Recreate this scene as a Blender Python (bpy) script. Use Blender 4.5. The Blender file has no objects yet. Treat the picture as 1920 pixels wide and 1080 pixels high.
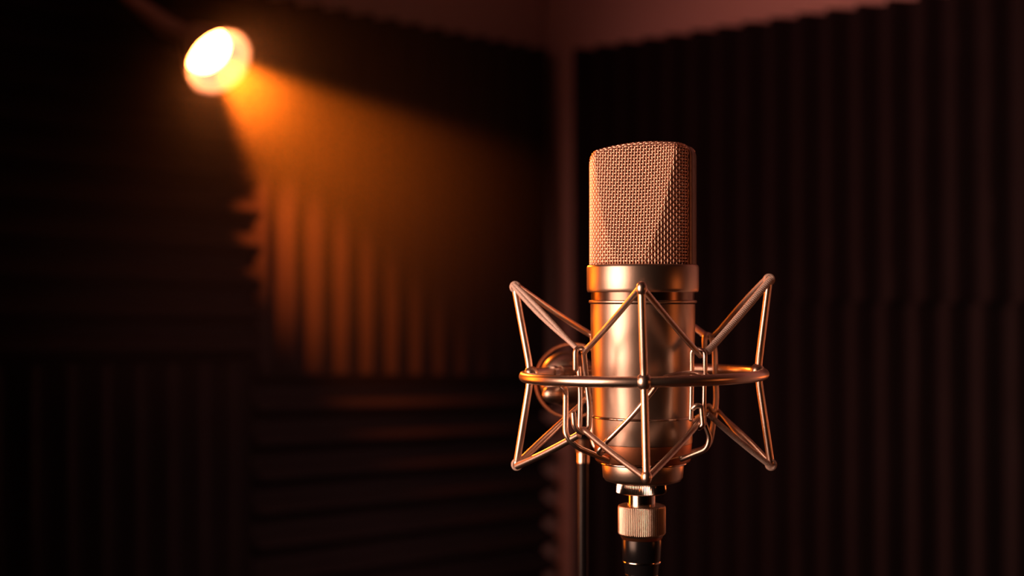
import bpy, math, random
from mathutils import Vector, Matrix
random.seed(7)
PI = math.pi
sc = bpy.context.scene
col = sc.collection

# ------------------------------------------------------------------ camera
H = 1.35                      # eye height of the camera
F = 2667.0                    # 50 mm lens on a 36 mm wide frame, in pixels
HOR = 560.0                   # row of the horizon
def P(px, py, d):             # a measured point of the photo at its real depth d (metres in front of the camera)
    return Vector(((px - 960.0) / F * d, d, H + (HOR - py) / F * d))
cam_data = bpy.data.cameras.new('camera')
cam = bpy.data.objects.new('camera', cam_data); col.objects.link(cam)
cam_data.sensor_width = 36.0; cam_data.lens = 50.0
cam_data.clip_start = 0.02
cam.location = (0, 0, H)
cam.rotation_euler = (PI / 2 + math.atan((HOR - 540.0) / F), 0, 0)
cam_data.dof.use_dof = True
cam_data.dof.focus_distance = 0.735
cam_data.dof.aperture_fstop = 4.6
sc.camera = cam

# ------------------------------------------------------------------ view and world
sc.view_settings.view_transform = 'Standard'
sc.view_settings.look = 'None'
sc.view_settings.gamma = 1.0
sc.view_settings.use_curve_mapping = False
sc.view_settings.exposure = 0.0
w = bpy.data.worlds.new('world'); sc.world = w; w.use_nodes = True
w.node_tree.nodes['Background'].inputs[0].default_value = (0.25, 0.35, 1.0, 1)
w.node_tree.nodes['Background'].inputs[1].default_value = 0.004

# ------------------------------------------------------------------ large lights
def aim(o, target):
    o.rotation_euler = (Vector(target) - o.location).to_track_quat('-Z', 'Y').to_euler()
def area(name, loc, target, sx, sy, power, color, spread=180):
    l = bpy.data.lights.new(name, 'AREA'); l.shape = 'RECTANGLE'; l.size = sx; l.size_y = sy
    l.energy = power; l.color = color; l.spread = math.radians(spread)
    o = bpy.data.objects.new(name, l); col.objects.link(o); o.location = loc; aim(o, target)
    return o
MIC = Vector((0.0704, 0.766, H))
area('key_softbox', (-0.60, 0.38, H + 0.07), MIC + Vector((0, 0, -.02)), 0.60, 0.66, 1.85, (1.0, 0.53, 0.36), 62)
area('added_wall_light', (-0.7, 0.7, H + 0.82), (1.05, 1.58, H + 0.60), 0.4, 0.4, 3.3, (1.0, 0.23, 0.18), 80)  # unseen light added to lift the plaster above the foam
area('added_side_light', (0.90, 0.415, H - 0.04), MIC + Vector((0, 0, -.03)), 0.12, 0.10, 0.02, (1.0, 0.22, 0.05), 60)  # unseen orange light added for the glow on the body's right
area('added_rim_light', (0.75, 1.35, H - 0.15), MIC + Vector((0, 0, -.05)), 0.15, 0.12, 0.03, (1.0, 0.17, 0.02), 60)  # unseen light added behind right for the orange rim
area('added_graze_light', (-1.0, 1.22, H - .12), (0.62, 1.92, H - .22), 0.15, 0.15, 1.4, (1.0, 0.28, 0.20), 64)  # unseen light added to graze the right foam ribs and corner strip
area('added_fill_light', (0.9, 0.2, H + 0.5), (-0.20, 2.2, H - .36), 0.12, 0.12, 0.5, (1.0, 0.36, 0.28), 32)  # unseen fill added for the ribs of the lower left panel
area('added_orange_light', (-0.585, 1.225, H + 0.0), MIC + Vector((0, 0, -.03)), 0.24, 0.5, 0.42, (1.0, 0.17, 0.008), 60)  # unseen light added to widen the orange rim on the left

# ------------------------------------------------------------------ materials
def mat(name, color, rough=0.5, metal=0.0, bump=0.0, bscale=800.0, spec=0.5, var=0.0):
    m = bpy.data.materials.new(name); m.use_nodes = True
    nt = m.node_tree; b = nt.nodes['Principled BSDF']
    b.inputs['Base Color'].default_value = (*color, 1)
    b.inputs['Roughness'].default_value = rough
    b.inputs['Metallic'].default_value = metal
    b.inputs['Specular IOR Level'].default_value = spec
    tc = nt.nodes.new('ShaderNodeTexCoord')
    if bump > 0:
        n = nt.nodes.new('ShaderNodeTexNoise'); n.inputs['Scale'].default_value = bscale
        n.inputs['Detail'].default_value = 3
        nt.links.new(tc.outputs['Object'], n.inputs['Vector'])
        bp = nt.nodes.new('ShaderNodeBump'); bp.inputs['Strength'].default_value = bump
        bp.inputs['Distance'].default_value = 0.001
        nt.links.new(n.outputs['Fac'], bp.inputs['Height'])
        nt.links.new(bp.outputs['Normal'], b.inputs['Normal'])
    if var > 0:
        n2 = nt.nodes.new('ShaderNodeTexNoise'); n2.inputs['Scale'].default_value = 9.0
        nt.links.new(tc.outputs['Object'], n2.inputs['Vector'])
        mx = nt.nodes.new('ShaderNodeMix'); mx.data_type = 'RGBA'
        mx.inputs[6].default_value = (*[c * (1 - var) for c in color], 1)
        mx.inputs[7].default_value = (*[min(1, c * (1 + var)) for c in color], 1)
        nt.links.new(n2.outputs['Fac'], mx.inputs[0])
        nt.links.new(mx.outputs[2], b.inputs['Base Color'])
    return m
M_satin = mat('satin_nickel', (0.55, 0.46, 0.39), 0.33, 1.0, 0.06, 4000)
M_body = mat('satin_champagne_body', (0.49, 0.41, 0.35), 0.33, 1.0, 0.06, 4000)
M_ring = mat('ring_nickel', (0.85, 0.72, 0.63), 0.30, 1.0, 0.05, 3000)
M_wire = mat('frame_wire', (0.88, 0.75, 0.67), 0.30, 1.0, 0.05, 2000)
M_mesh = mat('woven_wire', (0.98, 0.68, 0.54), 0.43, 1.0)
M_edge = mat('bright_rolled_edge', (1.0, 0.85, 0.75), 0.42, 0.8)
M_frame = mat('shade_darkened_frame', (0.16, 0.12, 0.10), 0.40, 1.0, 0.05, 3000)  # shade on the side of the frame band put into its colour
M_groove = mat('dark_nickel_groove', (0.24, 0.17, 0.14), 0.25, 1.0)
M_liner = mat('inner_gauze', (0.12, 0.035, 0.022), 0.6, 1.0, 0.5, 2500)
M_bright = mat('polished_nickel', (0.85, 0.75, 0.68), 0.14, 1.0)
M_reddish = mat('brushed_reddish_metal', (0.55, 0.24, 0.13), 0.38, 1.0, 0.1, 2500)  # shadow and reddish reflection on the base band put into the colour
M_dark = mat('black_enamel', (0.008, 0.008, 0.010), 0.24, 0.0, spec=0.35)
M_rubber = mat('black_rubber', (0.012, 0.012, 0.013), 0.5)
M_cord = mat('woven_elastic', (0.70, 0.60, 0.56), 0.55, 0.25, 0.3, 4000)
M_dim = mat('unseen_wall_dark', (0.02, 0.02, 0.022), 0.95, 0.0, 0.3, 300, spec=0.1, var=0.1)  # dark tone given to the unseen walls to stop light bouncing back
M_foam = mat('charcoal_foam', (0.019, 0.019, 0.022), 0.95, 0.0, 0.4, 300, spec=0.1, var=0.15)
M_wall = mat('painted_plaster', (0.55, 0.50, 0.47), 0.85, 0.0, 0.15, 120, spec=0.2, var=0.05)
M_ceil = mat('ceiling_paint', (0.5, 0.47, 0.45), 0.9, 0.0, 0.1, 150, spec=0.2, var=0.04)
M_floor = mat('dark_carpet', (0.05, 0.045, 0.045), 0.95, 0.0, 0.5, 400, spec=0.1, var=0.2)
M_lampwhite = mat('lamp_reflector', (0.020, 0.060, 0.24), 0.45, 0.0)
M_lampshell = mat('lamp_shell', (0.55, 0.45, 0.40), 0.45, 0.2)
M_bulb = bpy.data.materials.new('glowing_bulb_glass'); M_bulb.use_nodes = True
_nt = M_bulb.node_tree; _nt.nodes.clear()
_e = _nt.nodes.new('ShaderNodeEmission'); _e.inputs[0].default_value = (1, 0.21, 0.04, 1); _e.inputs[1].default_value = 130
_o = _nt.nodes.new('ShaderNodeOutputMaterial'); _nt.links.new(_e.outputs[0], _o.inputs[0])

# ------------------------------------------------------------------ helpers
class MB:
    def __init__(s): s.v = []; s.f = []
    def add(s, vs, fs):
        n = len(s.v); s.v += [tuple(v) for v in vs]; s.f += [tuple(i + n for i in f) for f in fs]
        return s
    def tube(s, pts, r, seg=14, closed=False, caps=True):
        pts = [Vector(p) for p in pts]; n = len(pts)
        rs = r if isinstance(r, (list, tuple)) else [r] * n
        tan = []
        for i in range(n):
            if closed: t = pts[(i + 1) % n] - pts[i - 1]
            else: t = pts[min(i + 1, n - 1)] - pts[max(i - 1, 0)]
            tan.append(t.normalized())
        up = Vector((0, 0, 1)) if abs(tan[0].z) < 0.9 else Vector((0, 1, 0))
        nrm = (up - tan[0] * up.dot(tan[0])).normalized()
        vs = []
        for i in range(n):
            nrm = (nrm - tan[i] * nrm.dot(tan[i])).normalized()
            b = tan[i].cross(nrm)
            for k in range(seg):
                a = 2 * PI * k / seg
                vs.append(pts[i] + (nrm * math.cos(a) + b * math.sin(a)) * rs[i])
        fs = []
        for i in range(n if closed else n - 1):
            j = (i + 1) % n
            for k in range(seg):
                l = (k + 1) % seg
                fs.append((i * seg + k, i * seg + l, j * seg + l, j * seg + k))
        if caps and not closed:
            fs.append(tuple(range(seg))[::-1]); fs.append(tuple((n - 1) * seg + k for k in range(seg)))
        return s.add(vs, fs)
    def rod(s, pts, r, seg=14):           # a tube with hemispherical ends
        pts = [Vector(p) for p in pts]
        t0 = (pts[0] - pts[1]).normalized(); t1 = (pts[-1] - pts[-2]).normalized()
        A = [pts[0] + t0 * r * math.sin(a) for a in (1.45, 1.1, .75, .4)]
        B = [pts[-1] + t1 * r * math.sin(a) for a in (.4, .75, 1.1, 1.45)]
        ra = [r * math.cos(a) for a in (1.45, 1.1, .75, .4)]
        return s.tube(A + pts + B, ra + [r] * len(pts) + ra[::-1], seg)
    def lathe(s, prof, seg=96, o=(0, 0, 0), axis=None, knurl=None, caps=True):
        # prof: (radius, height); knurl: (first, last, count, depth)
        o = Vector(o)
        q = Matrix.Identity(3) if axis is None else Vector(axis).to_track_quat('Z', 'Y').to_matrix()
        vs = []
        for j, (r, z) in enumerate(prof):
            for k in range(seg):
                a = 2 * PI * k / seg; rr = r
                if knurl and knurl[0] <= j <= knurl[1]:
                    rr = r - knurl[3] * (0.5 - 0.5 * math.cos(a * knurl[2]))
                vs.append(o + q @ Vector((rr * math.cos(a), rr * math.sin(a), z)))
        fs = []
        for j in range(len(prof) - 1):
            for k in range(seg):
                l = (k + 1) % seg
                fs.append((j * seg + k, j * seg + l, (j + 1) * seg + l, (j + 1) * seg + k))
        if caps:
            fs.append(tuple(range(seg))[::-1]); fs.append(tuple((len(prof) - 1) * seg + k for k in range(seg)))
        return s.add(vs, fs)
    def ball(s, c, rx, ry=None, rz=None, n=14):
        ry = ry or rx; rz = rz or rx; c = Vector(c)
        vs = []; fs = []
        for j in range(n + 1):
            t = PI * j / n
            for k in range(2 * n):
                a = PI * k / n
                vs.append(c + Vector((rx * math.sin(t) * math.cos(a), ry * math.sin(t) * math.sin(a), rz * math.cos(t))))
        m = 2 * n
        for j in range(n):
            for k in range(m):
                l = (k + 1) % m
                fs.append((j * m + k, (j + 1) * m + k, (j + 1) * m + l, j * m + l))
        return s.add(vs, fs)
    def build(s, name, m, parent=None, origin=None, sharp=38):
        me = bpy.data.meshes.new(name)
        org = Vector(origin) if origin is not None else Vector((0, 0, 0))
        me.from_pydata([tuple(Vector(v) - org) for v in s.v], [], s.f)
        me.validate(clean_customdata=False); me.materials.append(m)
        for p in me.polygons: p.use_smooth = True
        me.set_sharp_from_angle(angle=math.radians(sharp))
        o = bpy.data.objects.new(name, me); col.objects.link(o)
        if parent is not None:
            o.parent = parent; o.matrix_parent_inverse = Matrix.Identity(4)
            o.location = org - world_of(parent)
        else: o.location = org
        return o
def world_of(o):
    v = Vector(o.location)
    return v + world_of(o.parent) if o.parent else v
def thing(name, loc, label, cat, group=None):
    o = bpy.data.objects.new(name, None); col.objects.link(o); o.location = loc; o.empty_display_size = .05
    o['label'] = label; o['category'] = cat
    if group: o['group'] = group
    return o
def tag(o, label, cat, group=None):
    o['label'] = label; o['category'] = cat
    if group: o['group'] = group
def cr(pts, n=8):                         # Catmull-Rom through the points
    pts = [Vector(p) for p in pts]; q = [2 * pts[0] - pts[1]] + pts + [2 * pts[-1] - pts[-2]]
    out = []
    for i in range(1, len(q) - 2):
        a, b, c, d = q[i - 1], q[i], q[i + 1], q[i + 2]
        for k in range(n):
            t = k / n
            out.append(0.5 * ((2 * b) + (c - a) * t + (2 * a - 5 * b + 4 * c - d) * t * t + (3 * b - a - 3 * c + d) * t ** 3))
    out.append(q[-2]); return out
def fillet(pts, rad, n=6):                # rounds the corners of a polyline
    pts = [Vector(p) for p in pts]; out = [pts[0]]
    for i in range(1, len(pts) - 1):
        a, b, c = pts[i - 1], pts[i], pts[i + 1]
        r = min(rad, (a - b).length * .45, (c - b).length * .45)
        p0 = b + (a - b).normalized() * r; p1 = b + (c - b).normalized() * r
        for k in range(n + 1):
            t = k / n
            out.append(p0 * (1 - t) ** 2 + b * 2 * t * (1 - t) + p1 * t * t)
    out.append(pts[-1]); return out

# ================================================================== THE ROOM
CX, CY = 0.058, 2.50                      # the corner seen behind the microphone
AL = math.radians(42.9); 
uL = Vector((-math.sin(AL), -math.cos(AL), 0))      # along the left wall, away from the corner
uR = Vector((math.cos(AL), -math.sin(AL), 0))       # along the right wall, away from the corner
nL = uR.copy(); nR = uL.copy()                      # into the room
C0 = Vector((CX, CY, 0))
RL, RH = 3.3, 2.32
def slab(name, c, ex, ey, z0, z1, m):
    mb = MB(); c = Vector(c)
    q = [c, c + ex, c + ex + ey, c + ey]
    vs = [Vector((p.x, p.y, z0)) for p in q] + [Vector((p.x, p.y, z1)) for p in q]
    fs = [(0, 1, 2, 3), (7, 6, 5, 4), (0, 4, 5, 1), (1, 5, 6, 2), (2, 6, 7, 3), (3, 7, 4, 0)]
    o = mb.add(vs, fs).build(name, m, origin=(c.x, c.y, z0))
    import bmesh
    b = bmesh.new(); b.from_mesh(o.data); bmesh.ops.recalc_face_normals(b, faces=b.faces); b.to_mesh(o.data); b.free()
    o['kind'] = 'structure'; return o
T = 0.1
slab('wall_left', C0 - nR * 0 - nL * T, uL * RL, nL * T, 0, RH, M_wall)
slab('wall_right', C0 - nR * T - nL * T, uR * (RL + T), nR * T, 0, RH, M_wall)
slab('wall_back', C0 + uL * RL - nL * T, uR * (RL + 2 * T), uL * T, 0, RH, M_dim)
slab('wall_side', C0 + uR * RL - nR * T, uL * (RL + T), uR * T, 0, RH, M_dim)
slab('floor', C0 - nR * T - nL * T, uL * (RL + 2 * T), uR * (RL + 2 * T), -T, 0, M_floor)
slab('ceiling', C0 - nR * T - nL * T, uL * (RL + 2 * T), uR * (RL + 2 * T), RH, RH + T, M_ceil)
slab('baseboard_left', C0 + nL * .0, uL * RL, nL * .012, 0, 0.09, M_ceil)
slab('baseboard_right', C0 + nR * .0 + uR * .012, uR * (RL - .012), nR * .012, 0, 0.09, M_ceil)

# ------------------------------------------------------------------ acoustic foam, hung panel by panel
def foam(u, n, s0, s1, zb, zt, vertical, pitch, phase, label, group='ribbed foam panels on the walls', hi=.040, lo=.006):
    """u along the wall, n off it; zb/zt = (height at s0, height at s1) of the lower / upper edge"""
    mb = MB(); base = C0
    def zz(s, t):
        k = (s - s0) / (s1 - s0)
        b = zb[0] + (zb[1] - zb[0]) * k; tp = zt[0] + (zt[1] - zt[0]) * k
        return b + (tp - b) * t
    def prof(x):                                    # rounded wedge
        c = 0.5 + 0.5 * math.cos(2 * PI * (x - phase) / pitch)
        return lo + (hi - lo) * c ** 1.15
    if vertical:
        N = int((s1 - s0) / pitch * 12); Mv = 24
        g = [[(s0 + (s1 - s0) * i / N, j / Mv) for i in range(N + 1)] for j in range(Mv + 1)]
        hgt = lambda s, t: prof(s)
    else:
        N = 24; Mv = int(abs(zt[0] - zb[0]) / pitch * 12)
        g = [[(s0 + (s1 - s0) * i / N, j / Mv) for i in range(N + 1)] for j in range(Mv + 1)]
        hgt = lambda s, t: prof((t - 1) * (zt[0] - zb[0]))
    W = N + 1; Hh = Mv + 1
    vs = [base + u * s + n * (hgt(s, t) + random.uniform(-.0006, .0006)) + Vector((0, 0, zz(s, t))) for row in g for (s, t) in row]
    back = [base + u * s + n * 0.0012 + Vector((0, 0, zz(s, t))) for row in g for (s, t) in row]
    fs = []
    for j in range(Mv):
        for i in range(N):
            fs.append((j * W + i, j * W + i + 1, (j + 1) * W + i + 1, (j + 1) * W + i))
    K = W * Hh
    rim = [i for i in range(W)] + [j * W + W - 1 for j in range(1, Hh)] + [Mv * W + i for i in range(W - 2, -1, -1)] + [j * W for j in range(Hh - 2, 0, -1)]
    fs += [(rim[k], rim[k - 1], rim[k - 1] + K, rim[k] + K) for k in range(len(rim))]
    fs.append((K, K + Mv * W, K + K - 1, K + W - 1))
    mb.add(vs + back, fs)
    org = base + u * (s0 + s1) / 2 + Vector((0, 0, (zb[0] + zb[1]) / 2))
    o = mb.build('acoustic_foam_panel', M_foam, origin=org, sharp=50)
    tag(o, label, 'foam panel', group); return o
ZT = H + 0.432
foam(uL, nL, 0.012, 0.645, (H - .133, H - .104), (ZT, ZT), True, .0496, .6347,
     'dark foam panel with upright ribs left of the corner, washed orange by the spotlight')
foam(uL, nL, 0.010, 0.650, (H - .76, H - .76), (H - .1332, H - .1042), False, .0470, .0,
     'dark foam panel with level ribs low on the wall, under the orange-lit panel')
foam(uL, nL, 0.6458, 1.55, (H - .09, H - .07), (ZT, ZT), False, .0480, -.02,
     'almost black foam panel with level ribs, below and left of the glowing spotlight')
foam(uL, nL, 0.6508, 1.55, (H - .76, H - .76), (H - .0902, H - .0702), True, .0493, .0,
     'almost black foam panel in the lower left, the darkest part of the wall')
foam(uR, nR, 0.098, 1.15, (H - .004, H - .004), (ZT - .008, ZT - .008), True, .0485, .5377,
     'dark foam panel behind the microphone head, its wavy top edge against pale wall')
foam(uR, nR, 0.094, 1.15, (H - .78, H - .78), (H - .0042, H - .0042), True, .0478, .5314,
     'dark foam panel low on the right, its upright ribs shifted against the one above')

# ================================================================== SPOTLIGHT
def build_spotlight():
    Lc = P(388, 94, 1.80)                 # back of the cup, where the bulb sits
    ax = Vector((.64, -.555, -.60)).normalized()
    root = thing('spotlight', Lc, 'small round spotlight glowing white and orange, on an arm from the ceiling', 'lamp')
    L = .030
    inner = [(.0300, 0.0), (.0332, .004), (.0378, L * .35), (.0414, L * .7), (.0432, L)]
    outer = [(.0444, L), (.0428, L * .7), (.0391, L * .35), (.0332, 0), (.028, -.015), (.020, -.035), (.0, -.042)]
    MB().lathe(inner, 64, Lc, ax, caps=False).build('reflector', M_lampwhite, root, Lc)
    MB().lathe([(.0432, L)] + outer, 64, Lc, ax, caps=False).build('lamp_housing', M_lampshell, root, Lc)
    MB().lathe([(.0293, .001), (.0286, .003), (.020, .0045), (.001, .005)], 64, Lc, ax).build('bulb', M_bulb, root, Lc)
    # arm up to the ceiling
    a0 = Lc - ax * .036
    a1 = P(310, 48, 1.80)
    a2 = P(215, -25, 1.76)
    top = Vector((a2.x - .02, a2.y, RH - .03))
    MB().tube([a0, a1, a2], [.010, .013, .008]).build('arm', M_lampshell, root, Lc)
    MB().rod([a2, top + Vector((0, 0, .02))], .007).build('stem', M_lampshell, root, Lc)
    MB().lathe([(.05, 0), (.05, .02), (.045, .03)], 48, (top.x, top.y, RH - .0305)).build('ceiling_rose', M_lampshell, root, Lc)
    # the light it gives
    def spot(name, loc, d, deg, blend, power, color, rad):
        l = bpy.data.lights.new(name, 'SPOT'); l.spot_size = math.radians(deg); l.spot_blend = blend
        l.energy = power; l.color = color; l.shadow_soft_size = rad
        o = bpy.data.objects.new(name, l); col.objects.link(o); o.location = loc
        o.rotation_euler = Vector(d).to_track_quat('-Z', 'Y').to_euler()
    mouth = Lc + ax * (L + .012)
    wdir = (-uL * .34 + Vector((0, 0, -.30)) - nL * .20)
    spot('spotlight_beam', Lc + ax * .016, ax, 42, .35, 155, (1.0, .15, .006), .010)
    spot('spotlight_wash', mouth + ax * .02 - nL * .02, wdir, 35, 1.0, 46, (1.0, .12, .015), 0)
    spot('spotlight_throw', Lc + ax * .012, MIC + Vector((0, 0, -.04)) - mouth, 13, .6, 25, (1.0, .18, .01), 0)
build_spotlight()

# ================================================================== MICROPHONE
U = .766 / F                              # metres per pixel at the microphone's axis
mx, my = MIC.x, MIC.y
def Z(py): return H + (HOR - py) * U
def build_microphone():
    root = thing('studio_microphone', (mx, my, Z(862)), 'champagne metal large condenser microphone with woven wire head, held upright in the wire cage', 'microphone')
    base = (mx, my, Z(862))
    def lz(name, prof, m, seg=128, **kw):
        return MB().lathe([(r * U, Z(y)) for r, y in prof], seg, (mx, my, 0), **kw).build(name, m, root, base)
    lz('collar', [(90, 547), (102.5, 548), (104, 545.5), (104.6, 541), (104.6, 502), (103.5, 498.5), (101.5, 497), (90, 497)], M_satin)
    lz('groove_band', [(90, 565), (96.5, 565), (96.5, 548), (90, 548)], M_groove)
    lz('trim_ring', [(90, 568.5), (99.5, 568.5), (101, 567), (101, 564.5), (99.5, 563), (90, 563)], M_satin)
    lz('body_tube', [(80, 829), (91.8, 829), (92.2, 827), (93.2, 780), (95.5, 700), (97.6, 600), (97.8, 570), (90, 568)], M_body)
    lz('base_band', [(70, 863), (87.5, 863), (89.0, 861), (91.2, 829.5), (80, 829)], M_reddish)
    MB().tube([(mx + 95.3 * U * math.cos(a), my + 95.3 * U * math.sin(a), Z(780)) for a in [2 * PI * k / 96 for k in range(96)]], .0007, 10, True).build('wire_ring', M_bright, root, base)
    # ---- head
    A = math.radians(-19)                 # the head faces a little to the left of the camera
    R = 97.5 * U
    zb = Z(497)
    ca, sa = math.cos(A), math.sin(A)
    def W(x, y, z):                       # local: x right, y towards the front (camera side)
        # front direction turned to the left
        return Vector((mx + x * ca + y * sa, my + x * sa - y * ca, zb + z)) if False else \
               Vector((mx + x * math.cos(A) + y * math.sin(A), my - (y * math.cos(A) - x * math.sin(A)), zb + z))
    TOP = 228.5 * U
    XM = R * math.cos(math.radians(13.6)); BY = R * math.sin(math.radians(13.6))
    RC = 18 * U
    def arch(x): return TOP - 4 * U - .0013 / U * (x - 24 * U) ** 2
    def ztop(x):                          # arch with round shoulders
        z = arch(x); e = abs(x) - (R - RC)
        if e > 0:
            q = min(1, e / RC); z -= RC * (1 - math.sqrt(max(0, 1 - q * q)))
        return z
    def dz(z):
        t = max(0, min(1, z / TOP)); return (97.5 - 40 * (t ** .9)) * U
    RR = 13 * U                           # rounding at the top edge
    def ymax(x, z): return min(dz(z), math.sqrt(max(R * R - x * x, 1e-10)))
    def vpath(x, step):                   # from the collar up the face and over the top to the frame band
        zt = ztop(x); yt = ymax(x, zt); rr = min(RR, (yt - BY * .95) * .8) if yt > BY * 1.05 else .0002
        fine = []; n = 160
        for i in range(n + 1):
            z = (zt - rr) * i / n; fine.append((ymax(x, z), z))
        y0 = fine[-1][0]
        for i in range(1, 9):
            a = PI / 2 * i / 8; fine.append((y0 - rr + rr * math.cos(a), zt - rr + rr * math.sin(a)))
        yy = y0 - rr
        if yy > BY: fine += [(yy + (BY - yy) * i / 10, zt) for i in range(1, 11)]
        return fine
    def resample(p, step, off=0.0):
        out = []; acc = 0.0; nxt = off
        for i in range(len(p) - 1):
            a = Vector(p[i]); b = Vector(p[i + 1]); L = (b - a).length
            while L > 0 and nxt <= acc + L:
                t = (nxt - acc) / L; out.append(a.lerp(b, t)); nxt += step
            acc += L
        return out
    pitch = 5.65 * U; half = pitch / 2
    xs = [0.0]; 
    while True:
        x = xs[-1]; th = math.asin(min(1, x / R)); nx = x + pitch * max(.50, math.cos(th) ** .7)
        if nx > XM - .0002: break
        xs.append(nx)
    xs = [-x for x in xs[:0:-1]] + xs
    # sample also half-way between the wires
    fine_x = []
    for i, x in enumerate(xs):
        fine_x.append(x)
        if i < len(xs) - 1: fine_x.append((x + xs[i + 1]) / 2)
    paths = {i: resample(vpath(x, half), half) for i, x in enumerate(fine_x)}
    amp = .00030; rw = .00046
    def build_side(sgn, mb):
        def pt(i, k):
            p = paths[i][k]; return Vector((fine_x[i], p[0], p[1]))
        def nrm(i, k):
            pa = paths[i]; a = pa[max(0, k - 1)]; b = pa[min(len(pa) - 1, k + 1)]
            tv = Vector((0, b[0] - a[0], b[1] - a[1]))
            i0, i1 = max(0, i - 1), min(len(fine_x) - 1, i + 1)
            k0 = min(k, len(paths[i0]) - 1); k1 = min(k, len(paths[i1]) - 1)
            th = pt(i1, k1) - pt(i0, k0)
            n = th.cross(tv)
            if n.length < 1e-12: return Vector((0, 1, 0))
            n.normalize()
            if n.y < 0 and abs(n.y) > .2: n = -n
            if n.dot(Vector((fine_x[i], pa[k][0], 0))) < -1e-6 and n.z < .3: n = -n
            return n
        def fin(v): return W(v.x, v.y * sgn, v.z)
        for wi in range(len(xs)):                     # upright wires
            i = 2 * wi; pts = []
            for k in range(len(paths[i])):
                s = (1 if (k // 2 + wi) % 2 == 0 else -1) if k % 2 == 0 else 0
                pts.append(fin(pt(i, k) + nrm(i, k) * amp * s))
            if len(pts) > 3: mb.tube(pts, rw, 6)
        kmax = max(len(p) for p in paths.values())
        for k in range(2, kmax, 2):                   # cross wires
            run = []
            for i in range(len(fine_x)):
                if k < len(paths[i]):
                    s = (-1 if (k // 2 + i // 2) % 2 == 0 else 1) if i % 2 == 0 else 0
                    run.append(fin(pt(i, k) + nrm(i, k) * amp * s))
                else:
                    if len(run) > 3: mb.tube(run, rw, 6)
                    run = []
            if len(run) > 3: mb.tube(run, rw, 6)
        return mb
    mb = build_side(1, MB()); build_side(-1, mb)
    mb.build('wire_grille', M_mesh, root, base, sharp=80)
    # gauze liner just inside the woven wire
    ln = MB()
    for sgn in (1, -1):
        xr = [XM * .985 * (i / 30 * 2 - 1) for i in range(31)]
        rows = [resample(vpath(x, .002), .0012) for x in xr]
        K = 60; vs = []
        for x, r in zip(xr, rows):
            for k in range(K + 1):
                p = r[min(len(r) - 1, int(k / K * (len(r) - 1)))]
                vs.append(W(x * .965, p[0] * .955 * sgn, max(0.0, p[1] - .0011 * (p[1] / TOP))))
        fs = [(a * (K + 1) + k, (a + 1) * (K + 1) + k, (a + 1) * (K + 1) + k + 1, a * (K + 1) + k + 1) for a in range(30) for k in range(K)]
        ln.add(vs, fs)
    ln.build('gauze_liner', M_liner, root, base, sharp=180)
    # frame band over the head, with rolled edges
    cxr = R - RC
    def shoulder(sg):
        zr = arch(sg * R) - RC
        o_ = [(sg * R, zr * i / 10) for i in range(10)]
        for i in range(13):
            a = PI / 2 * i / 12; x = sg * (cxr + RC * math.cos(a)); o_.append((x, arch(x) - RC * (1 - math.sin(a))))
        return o_
    out = shoulder(1) + [(cxr - 2 * cxr * i / 24, arch(cxr - 2 * cxr * i / 24)) for i in range(1, 24)] + shoulder(-1)[::-1]
    def sidek(x): return 1.0 if abs(x) > R - 1e-7 else max(0.0, (abs(x) - cxr) / RC)
    fb = MB(); rows = []
    ys = [(-1.0, .0), (-.9, .0008), (-.5, .0005), (0, .0005), (.5, .0005), (.9, .0008), (1.0, .0)]
    vs = []
    m_ = len(out)
    for j, (x, z) in enumerate(out):
        side = sidek(x)
        a = out[max(0, j - 1)]; b = out[min(m_ - 1, j + 1)]
        t = Vector((b[0] - a[0], b[1] - a[1])).normalized(); nn = Vector((t.y, -t.x))
        if nn.x * x + nn.y * (z - TOP * .5) < 0: nn = -nn
        ring = []
        for f, h in ys:
            y = BY * f; dx = (R - math.sqrt(R * R - y * y)) * side * (1 if x > 0 else -1)
            ring.append(W(x - dx + nn.x * h, y, z + nn.y * h))
        for f, h in ys[::-1]:
            y = BY * f * .97; dx = (R - math.sqrt(R * R - y * y)) * side * (1 if x > 0 else -1)
            ring.append(W(x - dx - nn.x * .0012, y, z - nn.y * .0012))
        vs += ring
    S = len(ys) * 2
    fs = [(j * S + k, j * S + (k + 1) % S, (j + 1) * S + (k + 1) % S, (j + 1) * S + k) for j in range(m_ - 1) for k in range(S)]
    fb.add(vs, fs); fr = fb.build('grille_frame', M_frame, root, base, sharp=60)
    ed = MB()
    for sg in (1, -1):
        ed.tube([W(x - (R - math.sqrt(R * R - BY * BY)) * sidek(x) * (1 if x > 0 else -1), BY * sg, z + .0002) for x, z in out], .00065, 8)
    ed.build('rolled_edge', M_edge, fr, base, sharp=80)
build_microphone()

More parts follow.
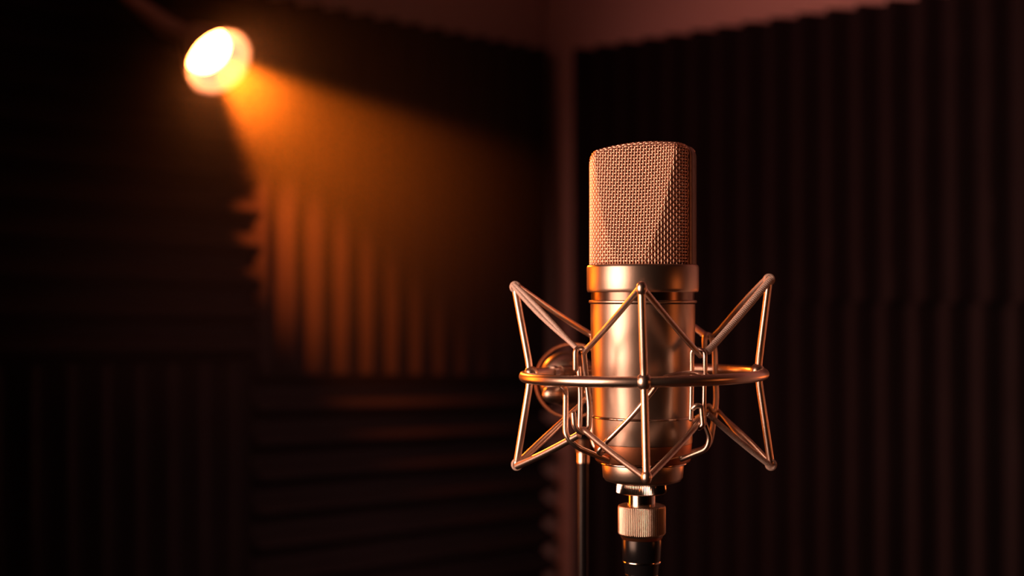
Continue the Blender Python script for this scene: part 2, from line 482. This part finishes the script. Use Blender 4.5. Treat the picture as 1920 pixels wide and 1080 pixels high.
# ================================================================== SHOCK MOUNT
ZR = H - .041
def build_mount():
    root = thing('shock_mount', (mx, my, Z(905)), 'spidery metal wire cage with elastic cords, suspending the microphone', 'microphone mount')
    base = (mx, my, Z(905))
    def rp(deg, r=.0640, dz=0.0):         # azimuth measured from the camera side towards the right
        a = math.radians(deg); x = r * math.sin(a)
        return Vector((mx + .0002 + x, my - r * math.cos(a), ZR + .001 * x / .064 + dz))
    MB().tube([rp(360 * k / 120) for k in range(120)], .0029, 18, True).build('outer_ring', M_ring, root, base)
    # tips of the four posts
    tipT = {'F': P(1203, 541, .694), 'L': P(966, 541, .768), 'R': P(1442, 527, .764), 'B': P(1206, 538, .838)}
    tipB = {'F': P(1212, 895, .696), 'L': P(969, 868, .768), 'R': P(1445, 868, .764), 'B': P(1206, 845, .838)}
    mid = {'F': rp(-4.8, .0645), 'L': P(996, 702, .766), 'R': P(1420, 697, .766), 'B': rp(180, .0645)}
    for k in 'FLRB':
        top, bot, m = tipT[k], tipB[k], mid[k]
        po = MB().rod(fillet([top, m + (top - m) * .10, m + (bot - m) * .10, bot], .016), .0019).build('post', M_wire, root, base)
        MB().ball(m, .0040, .0040, .0046, n=12).build('post_joint', M_ring, po, base)
        for q, s in ((top, 1), (bot, -1)):
            e_ = .0027 if k in 'FB' else .0021
            ca = MB().ball(q, e_, e_, e_ * 1.33, n=10).build('end_cap', M_wire, po, base)
    MB().ball(P(993, 704, .766), .0034, n=10).build('ring_stud', M_satin, root, base)
    # hooks of the inner basket
    hT = {'LF': P(1087, 656, .735), 'RF': P(1318, 660, .735), 'RB': P(1327, 632, .797), 'LB': P(1108, 628, .797)}
    hB = {'LF': P(1089, 804, .735), 'RF': P(1312, 790, .735), 'RB': P(1334, 768, .797), 'LB': P(1104, 742, .797)}
    def wire(name, pts, r=.00115, rad=.004, m=M_wire):
        return MB().rod(fillet(pts, rad), r, 12).build(name, m, root, base)
    d = .735
    wire('hook_wire', [P(1079, 693, d - .003), P(1079, 654, d - .003), P(1094, 652, d), P(1098, 700, d + .002), P(1105, 760, d + .002), P(1104, 806, d), P(1088, 812, d - .003), P(1077, 800, d - .004), P(1075, 776, d - .004)], .0014)
    wire('hook_wire', [P(1085, 690, d + .004), P(1088, 740, d + .004), P(1087, 800, d + .003)], .0013)
    wire('hook_wire', [P(1322, 704, d - .004), P(1322, 660, d - .004), P(1310, 654, d), P(1297, 657, d + .001), P(1297, 700, d + .002), P(1296, 760, d + .002), P(1295, 786, d + .002)], .0012)
    wire('hook_wire', [P(1321, 700, d), P(1320, 760, d), P(1321, 795, d)], .0011)
    wire('hook_wire', [P(1299, 766, d - .003), P(1305, 760, d - .004), P(1315, 762, d - .004), P(1318, 797, d - .004), P(1311, 802, d - .003)], .0014)
    d = .797
    wire('hook_wire', [P(1321, 657, d - .002), P(1321, 632, d - .003), P(1325, 627, d), P(1333, 630, d), P(1340, 655, d), P(1341, 700, d), P(1343, 745, d), P(1341, 768, d - .002), P(1334, 773, d - .003), P(1330, 760, d - .004), P(1322, 765, d - .003)], .0015)
    wire('hook_wire', [P(1112, 655, d - .003), P(1111, 630, d - .003), P(1116, 624, d), P(1119, 700, d), P(1117, 745, d), P(1104, 750, d - .002), P(1100, 735, d - .003)], .0014)
    # arms from the cup up to the ring level
    wire('basket_arm', [P(1150, 867, .752), P(1083, 839, .738), P(1060, 818, .737), P(1061, 730, .745), rp(-47, .0640, -.001)], .0015, .006)
    wire('basket_arm', [P(1262, 867, .752), P(1325, 842, .738), P(1331, 820, .737), P(1322, 795, .736)], .0014, .005)
    wire('basket_arm', [P(1150, 858, .790), P(1112, 838, .800), P(1108, 760, .800)], .0014, .005)
    wire('basket_arm', [P(1262, 858, .790), P(1330, 838, .800), P(1342, 765, .800)], .0014, .005)
    wire('brace_wire', [P(1137, 841, .735), P(1126, 852, .734), P(1121, 846, .731), P(1136, 829, .729), P(1185, 780, .722), P(1226, 730, .7175), P(1240, 709, .7175), P(1262, 703, .721), P(1290, 699, .728), P(1326, 704, .737)], .0013, .006)
    # elastic cords
    def cord(a, b, m=M_cord, r=.00165, ribbed=False, twin=0.0, wrap=None):
        a, b = Vector(a), Vector(b); L = (b - a).length; dirv = (b - a).normalized()
        sag = Vector((0, 0, -.0006)); side = dirv.cross(Vector((0, 1, 0))).normalized()
        mb = MB()
        for off in ((-twin, twin) if twin else (0.0,)):
            n = int(L / (.00022 if ribbed else .002)) + 2; pts = []; rs = []
            for i in range(n + 1):
                t = i / n
                pts.append(a.lerp(b, t) + sag * math.sin(PI * t) + side * off * math.sin(PI * min(1, t * 1.0 + .15)))
                rs.append(r * (1 + (.055 * math.sin(2 * PI * t * L / .00115) if ribbed else 0)) * (.8 if twin else 1))
            mb.tube(pts, rs, 12)
        return mb.build('elastic_cord', m, root, base, sharp=80)
    def end(tip, k, dz=0): return Vector(tip)
    c = cord
    c(P(963, 534, .764), hT['LF'] + Vector((-.0008, -.001, .000)), ribbed=True, twin=.0011)
    c(P(968, 535, .771), hT['LB'], r=.0017, m=M_wire)
    c(tipT['F'] + Vector((-.001, .001, 0)), hT['LF'] + Vector((.0018, -.001, -.0015)), m=M_wire, r=.00155)
    c(tipT['F'] + Vector((.001, .001, 0)), hT['RF'] + Vector((-.0012, -.001, -.002)), m=M_wire, r=.00155)
    c(P(1445, 523, .760), hT['RF'] + Vector((.002, -.001, .000)), ribbed=True, r=.0019)
    c(P(1437, 522, .767), hT['RB'] + Vector((.002, -.001, .000)), r=.0012, twin=.0011, ribbed=True)
    c(tipT['B'], hT['RB'], r=.0018, m=M_wire); c(tipT['B'], hT['LB'], r=.0018, m=M_wire)
    c(P(969, 874, .765), hB['LF'] + Vector((-.001, -.001, -.003)), r=.0019, m=M_wire)
    c(P(971, 868, .771), hB['LB'], m=M_wire, r=.0014, twin=.0008)
    c(tipB['F'] + Vector((-.001, .001, 0)), hB['LF'] + Vector((.001, -.001, 0)), m=M_wire, r=.0016)
    c(tipB['F'] + Vector((.001, .001, 0)), hB['RF'] + Vector((0, -.001, 0)), m=M_wire, r=.0016)
    c(P(1444, 873, .760), hB['RF'] + Vector((.004, .0, .004)), r=.0015, ribbed=True)
    c(P(1440, 866, .767), hB['RB'] + Vector((.003, 0, .0)), r=.0014, twin=.0013, ribbed=True, m=M_wire)
    c(tipB['B'], hB['RB'], r=.0017); c(tipB['B'], hB['LB'], r=.0017)
    # loops of cord around the side tips
    for q in (tipT['L'], tipT['R'], tipB['L'], tipB['R']):
        s = 1 if q.z > ZR else -1
        for off in (-.0014, .0014):
            MB().tube([q + Vector((.0022 * math.cos(t), off * .6, s * .0008 + .0024 * math.sin(t))) for t in [2 * PI * i / 20 for i in range(20)]], .0009, 8, True).build('cord_loop', M_cord, root, base)
    # cup and lock nut under the microphone
    MB().lathe([(r * U, Z(y)) for r, y in [(40, 903), (58, 903.5), (70, 900), (74.5, 894), (77, 867), (76, 864), (60, 864)]], 96, (mx, my, 0)).build('cup', M_satin, root, base)
    MB().tube([(mx + 82 * U * math.cos(a), my + 82 * U * math.sin(a), Z(866)) for a in [2 * PI * k / 80 for k in range(80)]], .0007, 10, True).build('clip_wire', M_bright, root, base)
    MB().rod(fillet([P(1220, 876, .742), P(1228, 866, .741), P(1246, 863, .742), P(1292, 852, .75)], .003), .0006, 8).build('clip_wire', M_bright, root, base)
    MB().lathe([(r * U, Z(y)) for r, y in [(20, 924), (44, 924), (47, 922), (47, 906), (45, 903), (30, 903)]], 360, (mx - .0008, my, 0), knurl=(2, 3, 90, .00045)).build('lock_nut', M_bright, root, base)
    # sleeve, swivel and lever behind the ring
    MB().tube([rp(x) for x in range(180 + 26, 180 + 44, 2)], .0034, 18).build('ring_sleeve', M_satin, root, base)
    MB().tube([rp(x) for x in (180 + 46, 180 + 47.5, 180 + 49)], .0037, 18).build('ring_sleeve', M_bright, root, base)
    MB().tube([rp(x) for x in range(180 - 40, 180 - 28, 2)], .0031, 18).build('ring_sleeve', M_satin, root, base)
    jc = P(1066, 712, .856)
    axv = Vector((-.25, -1, .12)).normalized()
    j = MB().lathe([(.0, .019), (.006, .0187), (.011, .017), (.0145, .0135), (.0163, .008), (.0165, .0), (.0165, -.006), (.015, -.008)], 64, jc, axv, caps=False).build('swivel_joint', M_satin, root, base)
    q_ = axv.to_track_quat('Z', 'Y').to_matrix(); lc = jc - axv * .010
    MB().tube([lc + q_ @ Vector((.0225 * math.cos(2 * PI * k / 60), .0225 * math.sin(2 * PI * k / 60), 0)) for k in range(60)], .0010, 8, True).build('safety_loop', M_reddish, j, base)
    kn = P(1038, 739, .838)
    k = MB().lathe([(.0, -.0068), (.0022, -.0063), (.0044, -.0042), (.0052, -.0008), (.0050, .0026), (.0040, .0050), (.0030, .0062)], 32, kn, Vector((1, .15, .05)), caps=False).build('lever_knob', M_satin, j, base)
    MB().rod([kn + Vector((.005, .0, 0)), P(1074, 734, .845)], .0022).build('lever_arm', M_satin, k, base)
    MB().rod([rp(180 + 35), jc + axv * .012], .0035).build('swivel_link', M_satin, j, base)
    return jc
JC = build_mount()

# ================================================================== MICROPHONE CABLE
def build_cable():
    o = (mx - .0006, my, 0)
    base = (o[0], o[1], Z(1000))
    root = thing('microphone_cable', base, 'black microphone cable with knurled metal coupling plugged in under the microphone', 'cable')
    def lz(name, prof, m, seg=96, **kw):
        return MB().lathe([(r * U, Z(y)) for r, y in prof], seg, o, **kw).build(name, m, root, base)
    lz('plug_shaft', [(20, 958), (26, 957), (26, 924.5), (20, 924.5)], M_bright)
    lz('coupling_ring', [(34, 1004), (40, 1003.5), (44, 999), (44.6, 997), (44.6, 951), (43.5, 947.5), (40, 946), (26.5, 946)], M_satin, 525, knurl=(3, 4, 75, .00048))
    lz('coupling_lip', [(34, 1010), (37, 1009.5), (40, 1003.8), (34, 1003.8)], M_reddish)
    lz('connector_shell', [(20, 1150), (27, 1148), (29, 1090), (34, 1054), (36, 1050), (37, 1012), (36, 1009), (20, 1009)], M_dark)
    lz('connector_band', [(33, 1053.5), (36.3, 1053), (36.6, 1051.5), (36.2, 1050), (33, 1050)], M_bright)
    lz('connector_band', [(28, 1078), (31.5, 1077), (31.8, 1075), (28, 1074)], M_bright)
    p = [Vector((o[0], o[1], Z(1145))), Vector((o[0], o[1], H - .35)), Vector((o[0] + .02, o[1] + .01, H - .7)), Vector((o[0] + .10, o[1] - .02, .25)), Vector((o[0] + .22, o[1] - .06, .02)), Vector((o[0] + .45, o[1] - .05, .0035)), Vector((o[0] + .8, o[1] + .2, .0035))]
    MB().tube(cr(p, 12), .0032, 12).build('cord', M_rubber, root, base)
build_cable()

# ================================================================== STAND
def build_stand():
    d = .868
    x = P(1093, 900, d).x; y = d
    root = thing('microphone_stand', (x, y, 0), 'slim dark microphone stand pole standing behind the cage, a bright collar at its top', 'microphone stand')
    def zz(py): return H + (HOR - py) * d / F
    def lz(name, prof, m, **kw): return MB().lathe(prof, 48, (x, y, 0), **kw).build(name, m, root, (x, y, 0))
    lz('pole', [(.0031, zz(866)), (.0031, .12)][::-1], M_dark)
    lz('collar', [(.0037, zz(867)), (.0037, zz(848)), (.003, zz(846))], M_bright)
    thr = []
    for i in range(26): thr.append((.0040 + (.0005 if i % 2 else -.0003), zz(848) + (zz(816) - zz(848)) * i / 25))
    MB().lathe(thr, 32, (x, y, 0)).build('threaded_stud', M_satin, root, (x, y, 0))
    MB().rod([(x, y, zz(818)), (x - .001, y - .002, zz(790)), JC + Vector((.003, .006, -.010))], .0045).build('stand_neck', M_dark, root, (x, y, 0))
    lz('hub', [(.012, .06), (.016, .07), (.016, .13), (.010, .15)], M_dark)
    for k in range(3):
        a = 2 * PI * k / 3 + .6
        e = Vector((x + .26 * math.cos(a), y + .26 * math.sin(a), .012)); s = Vector((x + .012 * math.cos(a), y + .012 * math.sin(a), .11))
        lg = MB().rod([s, e], .007).build('leg', M_dark, root, (x, y, 0))
        MB().ball(e, .012, n=8).build('rubber_foot', M_rubber, lg, (x, y, 0))
build_stand()

# ================================================================== HAZE
def build_haze():
    m = bpy.data.materials.new('thin_haze'); m.use_nodes = True
    nt = m.node_tree; nt.nodes.clear()
    v = nt.nodes.new('ShaderNodeVolumeScatter'); v.inputs['Color'].default_value = (1, 1, 1, 1)
    v.inputs['Density'].default_value = 0.05; v.inputs['Anisotropy'].default_value = 0.3
    o = nt.nodes.new('ShaderNodeOutputMaterial'); nt.links.new(v.outputs[0], o.inputs['Volume'])
    HC = P(465, 225, 1.70); RAD = .47
    tc = nt.nodes.new('ShaderNodeTexCoord'); ln = nt.nodes.new('ShaderNodeVectorMath'); ln.operation = 'LENGTH'
    nt.links.new(tc.outputs['Object'], ln.inputs[0])
    mr = nt.nodes.new('ShaderNodeMapRange'); mr.interpolation_type = 'SMOOTHSTEP'
    mr.inputs['From Min'].default_value = .06; mr.inputs['From Max'].default_value = RAD
    mr.inputs['To Min'].default_value = .068; mr.inputs['To Max'].default_value = 0
    nt.links.new(ln.outputs['Value'], mr.inputs['Value'])
    sb = nt.nodes.new('ShaderNodeVectorMath'); sb.operation = 'DISTANCE'  # denser core added to stand in for lens bloom around the lamp
    sb.inputs[1].default_value = tuple(P(395, 100, 1.76) - HC); nt.links.new(tc.outputs['Object'], sb.inputs[0])
    m2 = nt.nodes.new('ShaderNodeMapRange'); m2.interpolation_type = 'SMOOTHERSTEP'
    m2.inputs['From Min'].default_value = .03; m2.inputs['From Max'].default_value = .20
    m2.inputs['To Min'].default_value = .17; m2.inputs['To Max'].default_value = 0
    nt.links.new(sb.outputs['Value'], m2.inputs['Value'])
    ad = nt.nodes.new('ShaderNodeMath'); nt.links.new(mr.outputs['Result'], ad.inputs[0]); nt.links.new(m2.outputs['Result'], ad.inputs[1])
    nt.links.new(ad.outputs[0], v.inputs['Density'])
    ob = MB().ball(HC, RAD, n=24).build('haze', m, origin=HC)
    import bmesh
    b = bmesh.new(); b.from_mesh(ob.data); bmesh.ops.recalc_face_normals(b, faces=b.faces); b.to_mesh(ob.data); b.free()
    ob['kind'] = 'stuff'; tag(ob, 'thin warm haze hanging in the air around the glowing spotlight, thickened there to stand in for lens bloom', 'haze')
if True: build_haze()
